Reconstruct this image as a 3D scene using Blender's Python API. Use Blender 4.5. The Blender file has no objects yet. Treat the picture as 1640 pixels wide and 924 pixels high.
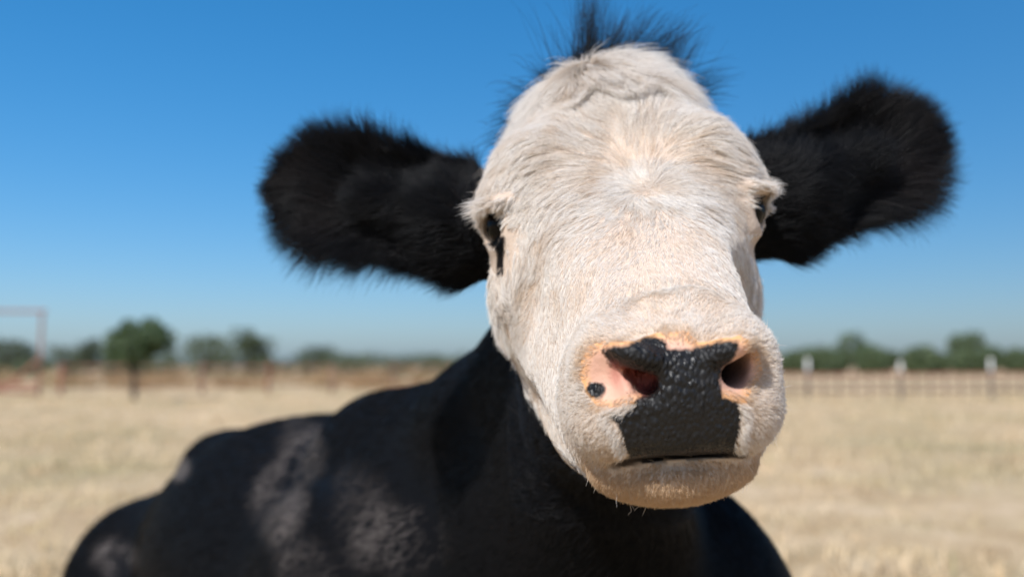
import bpy, math, random
import numpy as np

R = math.radians
rng = np.random.default_rng(11)
random.seed(5)
sc = bpy.context.scene

# ------------------------------------------------------------------ camera, sky, sun, exposure
CAM_H = 0.75
FPX, CX, CY, PITCH = 1500.0, 820.0, 462.0, R(4.73)
cam_data = bpy.data.cameras.new("camera")
cam = bpy.data.objects.new("camera", cam_data)
sc.collection.objects.link(cam)
sc.camera = cam
cam.location = (0, 0, CAM_H)
cam.rotation_euler = (R(90) + PITCH, 0, 0)
cam_data.sensor_width = 36.0
cam_data.lens = 36.0 * FPX / 1640.0
cam_data.clip_start = 0.02
cam_data.clip_end = 4000
cam_data.dof.use_dof = True
cam_data.dof.focus_distance = 0.705
cam_data.dof.aperture_fstop = 3.15

SUN_ELEV, SUN_AZ = R(45), R(-34)          # azimuth measured at the camera: 0 = straight behind it, negative = to its left
world = bpy.data.worlds.new("World")
sc.world = world
world.use_nodes = True
wt = world.node_tree
wt.nodes.clear()
sky = wt.nodes.new("ShaderNodeTexSky")
sky.sky_type = 'NISHITA'
sky.sun_disc = False
sky.sun_elevation = SUN_ELEV
sky.sun_rotation = math.pi + (-SUN_AZ)*-1.0
sky.air_density = 0.95
sky.dust_density = 1.5
sky.ozone_density = 9.0
bg = wt.nodes.new("ShaderNodeBackground")
bg.inputs["Strength"].default_value = 0.136
wo = wt.nodes.new("ShaderNodeOutputWorld")
hs = wt.nodes.new("ShaderNodeHueSaturation")
hs.inputs["Saturation"].default_value = 1.5
gm = wt.nodes.new("ShaderNodeGamma")            # softer fall-off from zenith to horizon
gm.inputs["Gamma"].default_value = 0.65
gain = wt.nodes.new("ShaderNodeVectorMath"); gain.operation = 'SCALE'
gain.inputs["Scale"].default_value = 1.5
wt.links.new(sky.outputs[0], gm.inputs["Color"])
wt.links.new(gm.outputs[0], gain.inputs[0])
wt.links.new(gain.outputs[0], hs.inputs["Color"])
wt.links.new(hs.outputs[0], bg.inputs[0])
wt.links.new(bg.outputs[0], wo.inputs[0])

sun_data = bpy.data.lights.new("sun", 'SUN')
sun_data.energy = 4.8
sun_data.angle = R(0.5)
sun_data.color = (1.0, 0.98, 0.955)
sun = bpy.data.objects.new("sun", sun_data)
sc.collection.objects.link(sun)
# the direction towards the sun: behind the camera (-y), to its left (-x), up
sdir = np.array([math.sin(SUN_AZ)*math.cos(SUN_ELEV), -math.cos(SUN_AZ)*math.cos(SUN_ELEV), math.sin(SUN_ELEV)])
from mathutils import Vector, Matrix
sun.rotation_euler = Vector(sdir).to_track_quat('Z', 'Y').to_euler()
sun.location = (-4, -6, 8)

sc.view_settings.view_transform = 'Standard'
sc.view_settings.look = 'None'
sc.view_settings.exposure = 0.28
sc.view_settings.gamma = 1.0
sc.cycles.use_denoising = True
sc.cycles.max_bounces = 8
sc.cycles.diffuse_bounces = 4
sc.cycles.transparent_max_bounces = 8

# ------------------------------------------------------------------ helpers
col = sc.collection

def tag(o, label=None, cat=None, group=None, kind=None):
    if label: o["label"] = label
    if cat: o["category"] = cat
    if group: o["group"] = group
    if kind: o["kind"] = kind
    return o

def empty(name, loc=(0, 0, 0)):
    o = bpy.data.objects.new(name, None)
    o.empty_display_size = 0.1
    o.location = loc
    col.objects.link(o)
    return o

def mesh_obj(name, verts, faces, mat, parent=None, smooth=False):
    me = bpy.data.meshes.new(name)
    verts = np.asarray(verts, dtype=np.float32)
    if isinstance(faces, np.ndarray):
        n, k = faces.shape
        me.vertices.add(len(verts)); me.vertices.foreach_set("co", verts.ravel())
        me.loops.add(n*k); me.loops.foreach_set("vertex_index", faces.astype(np.int32).ravel())
        me.polygons.add(n); me.polygons.foreach_set("loop_start", np.arange(0, n*k, k, dtype=np.int32))
        me.update(calc_edges=True)
        me.validate()
    else:
        me.from_pydata([tuple(v) for v in verts.tolist()], [], faces)
    if mat: me.materials.append(mat)
    if smooth:
        me.polygons.foreach_set("use_smooth", np.ones(len(me.polygons), dtype=bool))
    o = bpy.data.objects.new(name, me)
    col.objects.link(o)
    if parent: o.parent = parent
    return o

def at(px, py, y):
    """a point of the place seen at photograph pixel (px, py) at world depth y"""
    u, v = (px-CX)/FPX, (CY-py)/FPX
    d = np.array([u, math.cos(PITCH)-v*math.sin(PITCH), math.sin(PITCH)+v*math.cos(PITCH)])
    return d*(y/d[1]) + np.array([0, 0, CAM_H])

def front_view(p):
    """front-view coordinates of points on the face (for the coat and skin markings)"""
    q = p - np.array([0, 0, CAM_H])
    c, s = math.cos(PITCH), math.sin(PITCH)
    dep = q[:, 1]*c + q[:, 2]*s
    up = -q[:, 1]*s + q[:, 2]*c
    return np.stack([CX + FPX*q[:, 0]/dep, CY - FPX*up/dep], 1)

def sstep(a, b, x):
    t = np.clip((x-a)/(b-a), 0, 1)
    return t*t*(3-2*t)

def unit(v):
    return v/np.maximum(np.linalg.norm(v, axis=-1, keepdims=True), 1e-9)

# smooth pseudo-random vector noise (sum of rotated sines)
_nk = np.random.default_rng(3)
_NK = [(unit(_nk.normal(size=(1, 3)))[0]*_nk.uniform(.7, 1.4), _nk.uniform(0, 6.28, 3)) for _ in range(9)]
def vnoise(p, scale):
    out = np.zeros_like(p)
    for k, ph in _NK:
        a = (p @ k)*(6.283/scale)
        out[:, 0] += np.sin(a+ph[0]); out[:, 1] += np.sin(a*1.13+ph[1]); out[:, 2] += np.sin(a*0.91+ph[2])
    return out/4.2
def snoise(p, scale):
    return vnoise(p, scale)[:, 0]

# ------------------------------------------------------------------ materials
class NT:
    def __init__(self, name):
        self.m = bpy.data.materials.new(name); self.m.use_nodes = True
        self.t = self.m.node_tree
        self.b = self.t.nodes["Principled BSDF"]
        self.out = self.t.nodes["Material Output"]
    def n(self, typ, **kw):
        x = self.t.nodes.new(typ)
        for k, v in kw.items(): setattr(x, k, v)
        return x
    def l(self, a, b): self.t.links.new(a, b)
    def noise(self, scale, detail=4, rough=.55, coord=None, dist=0):
        x = self.n("ShaderNodeTexNoise"); x.inputs["Scale"].default_value = scale
        x.inputs["Detail"].default_value = detail; x.inputs["Roughness"].default_value = rough
        x.inputs["Distortion"].default_value = dist
        if coord is not None: self.l(coord, x.inputs["Vector"])
        return x
    def ramp(self, fac, stops):
        x = self.n("ShaderNodeValToRGB"); e = x.color_ramp.elements
        while len(e) < len(stops): e.new(.5)
        for i, (p, c) in enumerate(stops):
            e[i].position = p; e[i].color = (*c, 1) if len(c) == 3 else c
        self.l(fac, x.inputs[0]); return x
    def mix(self, fac, a, b):
        x = self.n("ShaderNodeMix", data_type='RGBA')
        for s, v in ((x.inputs[0], fac), (x.inputs[6], a), (x.inputs[7], b)):
            if isinstance(v, (int, float)): s.default_value = v
            elif isinstance(v, tuple): s.default_value = (*v, 1)
            else: self.l(v, s)
        return x.outputs[2]
    def math(self, op, a, b=None):
        x = self.n("ShaderNodeMath", operation=op)
        for s, v in ((x.inputs[0], a), (x.inputs[1], b)):
            if v is None: continue
            if isinstance(v, (int, float)): s.default_value = v
            else: self.l(v, s)
        return x.outputs[0]
    def attr(self, name):
        x = self.n("ShaderNodeAttribute", attribute_name=name); return x
    def bump(self, h, strength, dist):
        x = self.n("ShaderNodeBump"); x.inputs["Strength"].default_value = strength
        x.inputs["Distance"].default_value = dist
        self.l(h, x.inputs["Height"]); return x.outputs[0]

def simple_mat(name, c1, c2, scale, rough=.8, bump=.3, bdist=.01, metallic=0):
    m = NT(name)
    tc = m.n("ShaderNodeTexCoord")
    nz = m.noise(scale, 6, .6, tc.outputs["Object"])
    r = m.ramp(nz.outputs[0], [(.3, c1), (.7, c2)])
    m.l(r.outputs[0], m.b.inputs["Base Color"])
    m.b.inputs["Roughness"].default_value = rough
    m.b.inputs["Metallic"].default_value = metallic
    if bump: m.l(m.bump(nz.outputs[0], bump, bdist), m.b.inputs["Normal"])
    return m.m

def leaf_mat(name, c1, c2):
    m = NT(name)
    g = m.n("ShaderNodeNewGeometry")
    r = m.ramp(g.outputs["Random Per Island"], [(0, c1), (1, c2)])
    m.l(r.outputs[0], m.b.inputs["Base Color"])
    m.b.inputs["Roughness"].default_value = .6
    tr = m.n("ShaderNodeBsdfTranslucent"); m.l(r.outputs[0], tr.inputs[0])
    mx = m.n("ShaderNodeMixShader"); mx.inputs[0].default_value = .3
    m.l(m.b.outputs[0], mx.inputs[1]); m.l(tr.outputs[0], mx.inputs[2]); m.l(mx.outputs[0], m.out.inputs[0])
    return m.m

M = {}
M['bark'] = simple_mat("bark", (.035, .026, .02), (.09, .07, .055), 14, .95, .6, .02)
M['rust'] = simple_mat("rusty_red_steel", (.20, .075, .05), (.33, .15, .10), 9, .75, .2, .003)
M['rust2'] = simple_mat("rusty_brown_steel", (.17, .10, .07), (.28, .19, .13), 8, .8, .2, .003)
M['greywood'] = simple_mat("weathered_wood", (.10, .085, .07), (.22, .19, .16), 12, .9, .4, .006)
M['whitecap'] = simple_mat("white_plastic", (.72, .72, .70), (.82, .82, .80), 20, .45, .05, .001)
M['wire'] = simple_mat("galvanised_wire", (.28, .25, .22), (.40, .37, .33), 30, .5, 0, 0, .6)
M['leaf_bright'] = leaf_mat("leaves_bright", (.05, .085, .03), (.10, .14, .055))
M['leaf_olive'] = leaf_mat("leaves_olive", (.055, .075, .03), (.11, .13, .055))
M['leaf_dark'] = leaf_mat("leaves_dark", (.04, .06, .03), (.085, .105, .055))
M['leaf_hedge'] = leaf_mat("leaves_hedge", (.075, .11, .045), (.12, .155, .07))
M['brush'] = leaf_mat("dry_brush", (.30, .19, .085), (.46, .33, .17))

def ground_mat():
    m = NT("dry_pasture")
    tc = m.n("ShaderNodeTexCoord")
    mp = m.n("ShaderNodeMapping"); m.l(tc.outputs["Object"], mp.inputs[0])
    big = m.noise(.35, 5, .6, mp.outputs[0])
    mid = m.noise(2.2, 6, .65, mp.outputs[0], .6)
    fine = m.noise(55, 4, .7, mp.outputs[0])
    c = m.ramp(mid.outputs[0], [(.28, (.46, .32, .18)), (.5, (.62, .465, .29)), (.72, (.75, .585, .40))]).outputs[0]
    g = m.ramp(big.outputs[0], [(.45, (0, 0, 0)), (.65, (1, 1, 1))])
    c = m.mix(m.math('MULTIPLY', g.outputs[0], .55), c, (.235, .225, .095))
    f = m.ramp(fine.outputs[0], [(.3, (.55, .5, .45)), (.7, (1.0, 1.0, 1.0))])
    mm = m.n("ShaderNodeMix", data_type='RGBA', blend_type='MULTIPLY'); mm.inputs[0].default_value = .7
    m.l(c, mm.inputs[6]); m.l(f.outputs[0], mm.inputs[7])
    m.l(mm.outputs[2], m.b.inputs["Base Color"])
    m.b.inputs["Roughness"].default_value = 1.0
    m.b.inputs["Specular IOR Level"].default_value = .1
    m.l(m.bump(fine.outputs[0], .6, .03), m.b.inputs["Normal"])
    return m.m
M['ground'] = ground_mat()

def grass_mat():
    m = NT("dry_grass")
    g = m.n("ShaderNodeNewGeometry")
    r = m.ramp(g.outputs["Random Per Island"], [(0, (.50, .34, .18)), (.45, (.74, .56, .33)), (.8, (.88, .70, .47)), (.97, (.76, .58, .37)), (1, (.27, .28, .11))])
    tc = m.n("ShaderNodeTexCoord")
    pt = m.noise(.55, 4, .6, tc.outputs["Object"])
    gr = m.ramp(pt.outputs[0], [(.48, (0, 0, 0)), (.66, (.55, .55, .55))])
    pt2 = m.noise(1.3, 3, .6, tc.outputs["Object"])
    pr = m.ramp(pt2.outputs[0], [(.5, (0, 0, 0)), (.7, (.55, .55, .55))])
    cc = m.mix(gr.outputs[0], r.outputs[0], (.42, .39, .18))
    cc = m.mix(pr.outputs[0], cc, (.60, .40, .24))
    m.l(cc, m.b.inputs["Base Color"])
    m.b.inputs["Roughness"].default_value = .8
    tr = m.n("ShaderNodeBsdfTranslucent"); m.l(cc, tr.inputs[0])
    mx = m.n("ShaderNodeMixShader"); mx.inputs[0].default_value = .3
    m.l(m.b.outputs[0], mx.inputs[1]); m.l(tr.outputs[0], mx.inputs[2]); m.l(mx.outputs[0], m.out.inputs[0])
    return m.m
M['grass'] = grass_mat()

# ------------------------------------------------------------------ the ground
def build_ground():
    xs = np.concatenate([np.linspace(-1500, -40, 16), np.linspace(-38, 38, 110), np.linspace(40, 1500, 16)])
    ys = np.concatenate([np.linspace(-60, -3, 8), np.linspace(-2, 60, 110), np.linspace(64, 2500, 24)])
    X, Y = np.meshgrid(xs, ys, indexing='ij')
    P = np.stack([X.ravel(), Y.ravel(), np.zeros(X.size)], 1)
    h = snoise(P, 9.0)*.02 + snoise(P, 2.7)*.012
    near = np.exp(-((P[:, 0]+.3)**2 + (P[:, 1]-1.7)**2)/3.0)
    P[:, 2] = h*(1-near)*sstep(900, 60, np.abs(P[:, 1])) - .01*(1-near)
    nx, ny = X.shape
    idx = np.arange(X.size).reshape(nx, ny)
    F = np.stack([idx[:-1, :-1].ravel(), idx[1:, :-1].ravel(), idx[1:, 1:].ravel(), idx[:-1, 1:].ravel()], 1)
    o = mesh_obj("ground", P, F, M['ground'], smooth=True)
    tag(o, "pale dry pasture ground reaching to the horizon", None, kind="structure")
build_ground()

# ------------------------------------------------------------------ fences and gate
def tube_verts(p0, p1, r, n=10, r1=None):
    p0, p1 = np.array(p0, float), np.array(p1, float)
    r1 = r if r1 is None else r1
    d = unit((p1-p0)[None])[0]
    a = np.array([0, 0, 1.0]) if abs(d[2]) < .9 else np.array([1.0, 0, 0])
    u = unit(np.cross(d, a)[None])[0]; v = np.cross(d, u)
    t = np.linspace(0, 2*math.pi, n, endpoint=False)
    ring = np.cos(t)[:, None]*u + np.sin(t)[:, None]*v
    V = np.concatenate([p0+ring*r, p1+ring*r1])
    F = [(i, (i+1) % n, n+(i+1) % n, n+i) for i in range(n)] + [tuple(range(n))[::-1], tuple(range(n, 2*n))]
    return V, F

def tube(name, p0, p1, r, mat, parent=None, n=10, r1=None):
    V, F = tube_verts(p0, p1, r, n, r1)
    return mesh_obj(name, V, F, mat, parent)

def join_tubes(segs, n=6):
    Vs, Fs, b = [], [], 0
    for s in segs:
        V, F = tube_verts(*s[:3], n=n, r1=s[3] if len(s) > 3 else None)
        Vs.append(V); Fs += [tuple(i+b for i in f) for f in F]; b += len(V)
    return np.concatenate(Vs), Fs

def build_fences():
    # rusty pipe fence across the left of the pasture
    A, B = np.array([-11.6, 24.2, 0]), np.array([1.5, 28.5, 0])
    root = empty("pipe_fence", A)
    tag(root, "rusty red pipe fence crossing the pasture behind the cow's back", "fence")
    npost = 9
    for i in range(npost):
        p = A + (B-A)*i/(npost-1) - A
        j = rng.normal(0, .02, 2)
        post = tube("post", p, p+np.array([j[0], j[1], .80 + .05*(i % 2)]), .055 if i % 2 == 0 else .04, M['rust2' if i % 3 else 'rust'], root)
        tube("post_cap", p+np.array([j[0], j[1], .80+.05*(i % 2)]), p+np.array([j[0], j[1], .83+.05*(i % 2)]), .062, M['rust2'], post)
    for k, z in enumerate((.25, .50, .74)):
        for i in range(npost-1):
            p = (B-A)*i/(npost-1); q = (B-A)*(i+1)/(npost-1)
            tube("rail", p+[0, -.05, z+rng.normal(0, .012)], q+[0, -.05, z+rng.normal(0, .012)], 0.022, M['rust' if (i+k) % 3 else 'rust2'], root, 8)
    # the fence on the right: low red rails, wire mesh and posts with white tops
    A, B = np.array([4.6, 21.5, 0]), np.array([15.0, 22.6, 0])
    root = empty("rail_fence", A)
    tag(root, "low red-brown rail fence with white-topped posts right of the cow's muzzle", "fence")
    xs = np.arange(0, 10.6, 2.25)
    D = unit((B-A)[None])[0]
    for i, t in enumerate(xs):
        p = D*t
        post = tube("post", p, p+np.array([0, 0, .66]), .05, M['greywood'], root)
        tube("post_top", p+np.array([0, 0, .662]), p+np.array([0, 0, .90+.05*math.sin(i*2.3)]), .038, M['whitecap'], post, 12, .032)
    for i in range(len(xs)-1):
        for z in (.18, .36, .56):
            tube("rail", D*xs[i]+[0, -.055, z+rng.normal(0, .01)], D*xs[i+1]+[0, -.055, z+rng.normal(0, .01)], .03, M['rust' if z > .5 else 'rust2'], root, 8)
        for k in range(1, 6):
            t = xs[i]+2.25*k/6
            tube("picket", D*t+[0, .03, 0], D*t+[0, .03, .55], .022, M['rust2'], root, 8)
    # steel gateway at the left edge
    gx, gy = at(62, 635, 23.5)[:2]
    root = empty("gateway_frame", (gx, gy, 0))
    tag(root, "tall rusty pipe gateway with a crossbar at the left edge", "gateway")
    tube("post", (0, 0, 0), (0, 0, 2.08), .034, M['rust'], root, 12)
    tube("post", (-3.4, -.3, 0), (-3.4, -.3, 2.08), .034, M['rust'], root, 12)
    tube("crossbar", (-3.5, -.31, 2.12), (.1, .01, 2.12), .034, M['rust'], root, 12)
    tube("rail", (-3.4, -.36, .28), (0, -.06, .28), .05, M['rust'], root, 10)
    tube("rail", (-3.4, -.36, .12), (0, -.06, .12), .04, M['rust'], root, 10)
    tube("brace", (-.9, -.14, .12), (0, -.1, .9), .04, M['rust'], root, 8)
build_fences()

# ------------------------------------------------------------------ trees
def leaf_cloud(centers, radii, n, size, seed):
    g = np.random.default_rng(seed)
    w = np.array([r[0]*r[1]*r[2] for r in radii]); w = w/w.sum()
    ci = g.choice(len(centers), n, p=w)
    d = unit(g.normal(size=(n, 3)))*(g.uniform(.35, 1.0, (n, 1))**.6)
    c = np.array(centers)[ci] + d*np.array(radii)[ci]
    a = unit(g.normal(size=(n, 3))); b = unit(np.cross(a, g.normal(size=(n, 3))))
    s = size*g.uniform(.6, 1.4, (n, 1))
    V = np.stack([c-a*s, c+b*s*.55, c+a*s, c-b*s*.55], 1).reshape(-1, 3)
    F = np.arange(4*n).reshape(n, 4)
    return V, F

def tree(name, label, cat, base, h, w, leaf, crown_from=.35, n=2500, seed=0, flat=1.0, group=None, leafsize=.06):
    g = np.random.default_rng(seed)
    root = empty(name, base)
    tag(root, label, cat, group)
    segs = [((0, 0, -.05), (g.normal(0, .03)*h, 0, h*.45), .035*h, .022*h)]
    top = segs[0][1]
    cents, rads = [], []
    nb = 7
    for k in range(nb):
        a = 6.283*k/nb + g.uniform(0, .5)
        e = np.array([math.cos(a)*w*.32*g.uniform(.6, 1.1), math.sin(a)*w*.32*g.uniform(.6, 1.1), h*g.uniform(crown_from+.12, .86)])
        st = np.array(top)*g.uniform(.55, 1)
        segs.append((tuple(st), tuple(e), .013*h, .004*h))
        cents.append(e); rads.append(np.array([w*.24, w*.24, h*(1-crown_from)*.24*flat])*g.uniform(.7, 1.25))
    cents.append(np.array([0, 0, h*(.5+crown_from*.5)])); rads.append(np.array([w*.34, w*.34, h*(1-crown_from)*.40]))
    for k in range(6):
        a = g.uniform(0, 6.283)
        cents.append(np.array([math.cos(a)*w*.36, math.sin(a)*w*.36, h*g.uniform(crown_from+.1, .93)]))
        rads.append(np.array([w*.12, w*.12, h*.09])*g.uniform(.7, 1.4))
    V, F = join_tubes(segs, 8)
    mesh_obj("trunk", V, F, M['bark'], root)
    V, F = leaf_cloud(cents, rads, n, leafsize*h, seed+1)
    mesh_obj("crown", V, F, M[leaf], root)
    return root

def build_trees():
    p = at(232, 640, 21.6)
    tree("small_tree", "small round-crowned green tree with dark trunk in front of the fence", "tree", (p[0], 21.0, 0), 1.86, 1.45, 'leaf_bright', .34, 2400, 4, 1.0, leafsize=.035)
    # (photo x, photo y of the top, distance, width in photo pixels, leaves, label)
    far = [(8, 540, 62, 95, 'leaf_dark', "dark green tree behind the gateway at the left edge"),
           (108, 556, 66, 62, 'leaf_olive', "low olive tree just right of the gateway post"),
           (142, 546, 60, 34, 'leaf_dark', "narrow dark tree between the gateway and the small round tree"),
           (330, 538, 64, 84, 'leaf_olive', "broad olive tree right of the small round tree"),
           (404, 532, 70, 62, 'leaf_olive', "tallest loose olive tree left of the cow's back, below its ear"),
           (500, 552, 74, 64, 'leaf_dark', "dark bushy tree above the cow's shoulder, middle of the far row"),
           (585, 566, 78, 80, 'leaf_olive', "low wide olive tree in the far row beneath the cow's ear"),
           (690, 567, 76, 100, 'leaf_olive', "low olive tree nearest to the cow's neck"),
           (1366, 535, 92, 54, 'leaf_hedge', "green tree rising from the hedge beside the cow's muzzle"),
           (1548, 531, 95, 54, 'leaf_hedge', "taller green tree rising from the hedge near the right edge")]
    for i, (px, py, d, wpx, leaf, lab) in enumerate(far):
        b = at(px, 586, d); t = at(px, py, d)
        h = t[2]*1.06; w = wpx*d/FPX*1.25
        tree("far_tree", lab, "tree", (b[0], d, 0), h, w, leaf, .22, 1000, 20+7*i, 1.1, "trees along the horizon", .045)
    # dark brushy bushes and dry brush under the far trees, and the hedge mass on the right
    g = np.random.default_rng(77)
    cents, rads = [], []
    for x in np.arange(12, 62, .9):
        d = 84+g.uniform(-4, 4)
        cents.append((x, d, 1.1+g.uniform(-.2, .3))); rads.append((1.3, 1.6, 1.25*g.uniform(.75, 1.15)))
    V, F = leaf_cloud(cents, rads, 34000, .2, 5)
    o = mesh_obj("hedge_thicket", V, F, M['leaf_hedge']); tag(o, "long green hedge thicket along the horizon at right", "hedge", kind="stuff")
    cents, rads = [], []
    for x in np.arange(-46, 14, .9):
        d = 72+g.uniform(-5, 5)
        cents.append((x, d, .55+g.uniform(-.1, .35))); rads.append((1.2, 1.5, .95*g.uniform(.6, 1.3)))
    V, F = leaf_cloud(cents, rads, 18000, .13, 6)
    o = mesh_obj("scrub_thicket", V, F, M['leaf_olive']); tag(o, "olive brown scrub along the horizon at left", "scrub", kind="stuff")
    cents, rads = [], []
    for x in np.arange(-30, 6, .55):
        d = 33+g.uniform(-3, 4)
        cents.append((x, d, .2)); rads.append((.7, .9, .42*g.uniform(.5, 1.3)))
    V, F = leaf_cloud(cents, rads, 16000, .07, 8)
    o = mesh_obj("dry_brush", V, F, M['brush']); tag(o, "orange brown dry brush behind the pipe fence", "brush", kind="stuff")
build_trees()

# ------------------------------------------------------------------ dry grass
def build_grass():
    g = np.random.default_rng(9)
    n = 90000
    y = 1.2 + 24*g.uniform(0, 1, n)**1.7
    x = (g.uniform(-1, 1, n))*(y*.62+1.0)
    P = np.stack([x, y, np.zeros(n)], 1)
    dens = snoise(P, 1.3)*.5 + snoise(P, .35)*.4
    keep = (dens > g.uniform(-.9, .7, n))
    body = ((x+.35+.6*(y-1.9)*.7)**2/.30 + (y-1.9)**2/1.1) < 1
    keep &= ~body
    P, x, y = P[keep], x[keep], y[keep]; n = len(P)
    h = g.uniform(.02, .065, n)*(1+.7*np.clip(snoise(P, 1.7), -1, 1))
    a = g.uniform(0, 6.283, n); lean = g.uniform(.4, 2.2, n)
    d = np.stack([np.cos(a), np.sin(a), np.zeros(n)], 1)
    s = np.stack([-np.sin(a), np.cos(a), np.zeros(n)], 1)*(.0022+.0004*y)[:, None]
    mid = P + d*(h*lean*.35)[:, None] + np.array([0, 0, 1])*(h*.6)[:, None]
    tip = P + d*(h*lean)[:, None] + np.array([0, 0, 1])*(h*.95)[:, None]
    V = np.stack([P-s, P+s, mid+s*.7, mid-s*.7, tip], 1).reshape(-1, 3)
    b = np.arange(n)*5
    F = np.concatenate([np.stack([b, b+1, b+2], 1), np.stack([b, b+2, b+3], 1), np.stack([b+3, b+2, b+4], 1)])
    o = mesh_obj("dry_grass", V, F, M['grass'])
    tag(o, "short dry straw-coloured pasture grass", "grass", kind="stuff")
build_grass()

# ------------------------------------------------------------------ the cow: one continuous surface from a distance field
HX, ROLL = .105, R(3.6)
HEAD_O = np.array([HX, .80, CAM_H+.10])
cr, sr = math.cos(ROLL), math.sin(ROLL)
# head space: x across the face (0 = middle), y = depth, z = height above the camera's height
def to_head(x, y, z):
    dx, dz = x-HEAD_O[0], z-HEAD_O[2]
    return cr*dx+sr*dz, y, -sr*dx+cr*dz+.10
def from_head(p):
    p = np.atleast_2d(np.asarray(p, float))
    x, z = p[:, 0], p[:, 2]-.10
    return np.stack([HEAD_O[0]+cr*x-sr*z, p[:, 1], HEAD_O[2]+sr*x+cr*z], 1)
def head_dir(v):
    v = np.atleast_2d(np.asarray(v, float))
    return np.stack([cr*v[:, 0]-sr*v[:, 2], v[:, 1], sr*v[:, 0]+cr*v[:, 2]], 1)

def steps(*seg):
    out = [seg[0][0]]
    for a, b, h in seg:
        n = max(1, int(round((b-a)/h)))
        out += list(a+(b-a)*np.arange(1, n+1)/n)
    return np.array(out, dtype=np.float32)
GX = steps((-1.5, -.30, .02), (-.30, -.06, .006), (-.06, .27, .003), (.27, .48, .006), (.48, .8, .02))
GY = steps((.555, .72, .0028), (.72, .90, .004), (.90, 1.06, .006), (1.06, 1.4, .012), (1.4, 3.2, .022))
GZ = steps((-.03, .50, .02), (.50, .62, .009), (.62, .79, .0028), (.79, .93, .0035), (.93, 1.09, .006), (1.09, 1.19, .02))
FLD = np.full((len(GX), len(GY), len(GZ)), 5.0, dtype=np.float32)

def smin(a, b, k):
    h = np.clip(.5+.5*(b-a)/k, 0, 1)
    return b+(a-b)*h-k*h*(1-h)

def apply(lo, hi, fn, k, op='add', head=False):
    lo, hi = np.array(lo, float), np.array(hi, float)
    if head:
        cs = np.array([[x, y, z] for x in (lo[0], hi[0]) for y in (lo[1], hi[1]) for z in (lo[2], hi[2])])
        w = from_head(cs); lo, hi = w.min(0), w.max(0)
    pad = k+.03
    sl = []
    for G, a, b in ((GX, lo[0]-pad, hi[0]+pad), (GY, lo[1]-pad, hi[1]+pad), (GZ, lo[2]-pad, hi[2]+pad)):
        i0 = max(0, np.searchsorted(G, a)-1); i1 = min(len(G), np.searchsorted(G, b)+1)
        sl.append(slice(i0, i1))
    x = GX[sl[0]][:, None, None]; y = GY[sl[1]][None, :, None]; z = GZ[sl[2]][None, None, :]
    if head: x, y, z = to_head(x, y, z)
    d = fn(x, y, z)
    cur = FLD[tuple(sl)]
    if op == 'add': FLD[tuple(sl)] = smin(cur, d, k)
    else: FLD[tuple(sl)] = -smin(-cur, d, k)

def rot_mat(rx=0, ry=0, rz=0):
    return np.array(Matrix.Rotation(R(rz), 3, 'Z') @ Matrix.Rotation(R(ry), 3, 'Y') @ Matrix.Rotation(R(rx), 3, 'X'))

def ell(c, r, k=.03, rx=0, ry=0, rz=0, op='add', head=True):
    c, r = np.array(c, float), np.array(r, float)
    m = rot_mat(rx, ry, rz).T
    ext = np.sqrt(((m.T*r)**2).sum(1))
    def fn(x, y, z):
        x, y, z = x-c[0], y-c[1], z-c[2]
        a = (m[0, 0]*x+m[0, 1]*y+m[0, 2]*z); b = (m[1, 0]*x+m[1, 1]*y+m[1, 2]*z); e = (m[2, 0]*x+m[2, 1]*y+m[2, 2]*z)
        k0 = np.sqrt((a/r[0])**2+(b/r[1])**2+(e/r[2])**2)
        k1 = np.sqrt((a/r[0]**2)**2+(b/r[1]**2)**2+(e/r[2]**2)**2)
        return k0*(k0-1)/np.maximum(k1, 1e-6)
    apply(c-ext, c+ext, fn, k, op, head)

def cone(a, ra, b, rb, k=.03, op='add', head=True):
    a, b = np.array(a, float), np.array(b, float)
    ba = b-a; l2 = (ba**2).sum()
    def fn(x, y, z):
        px, py, pz = x-a[0], y-a[1], z-a[2]
        t = np.clip((px*ba[0]+py*ba[1]+pz*ba[2])/l2, 0, 1)
        return np.sqrt((px-ba[0]*t)**2+(py-ba[1]*t)**2+(pz-ba[2]*t)**2)-(ra+(rb-ra)*t)
    rm = max(ra, rb)
    apply(np.minimum(a, b)-rm, np.maximum(a, b)+rm, fn, k, op, head)

def both(f, c, *a, **kw):
    for s in (-1, 1):
        kk = dict(kw)
        for q in ('ry', 'rz'):
            if q in kk: kk[q] = kk[q]*s
        f((c[0]*s, c[1], c[2]), *a, **kk)
def both_cone(a, ra, b, rb, **kw):
    for s in (-1, 1): cone((a[0]*s, a[1], a[2]), ra, (b[0]*s, b[1], b[2]), rb, **kw)

# --- ear frames (world)
EARS = []
for side, root_p, tip_p, L, hw in ((-1, at(745, 356, .95), at(432, 280, .93), .225, .054), (1, at(1245, 322, .95), at(1524, 194, .93), .205, .053)):
    u = unit((tip_p-root_p)[None])[0]
    n0 = np.array([-.20*side, -.97, -.12])
    n0 = unit((n0-u*(n0@u))[None])[0]
    v = np.cross(n0, u)
    if v[2] < 0: v = -v
    EARS.append(dict(o=root_p, u=u, v=v, n=n0, L=np.linalg.norm(tip_p-root_p), hw=hw, side=side))
def ear_leaf(t):   # half width along the ear, t = 0 root .. 1 tip
    t = np.clip(t, 0, 1)
    return (.90+.10*np.sin(np.clip(t/.5, 0, 1)*math.pi/2)**1.3)*np.sqrt(np.clip(1-np.clip((t-.55)/.45, 0, 1)**2.3, 0, 1))

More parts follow.
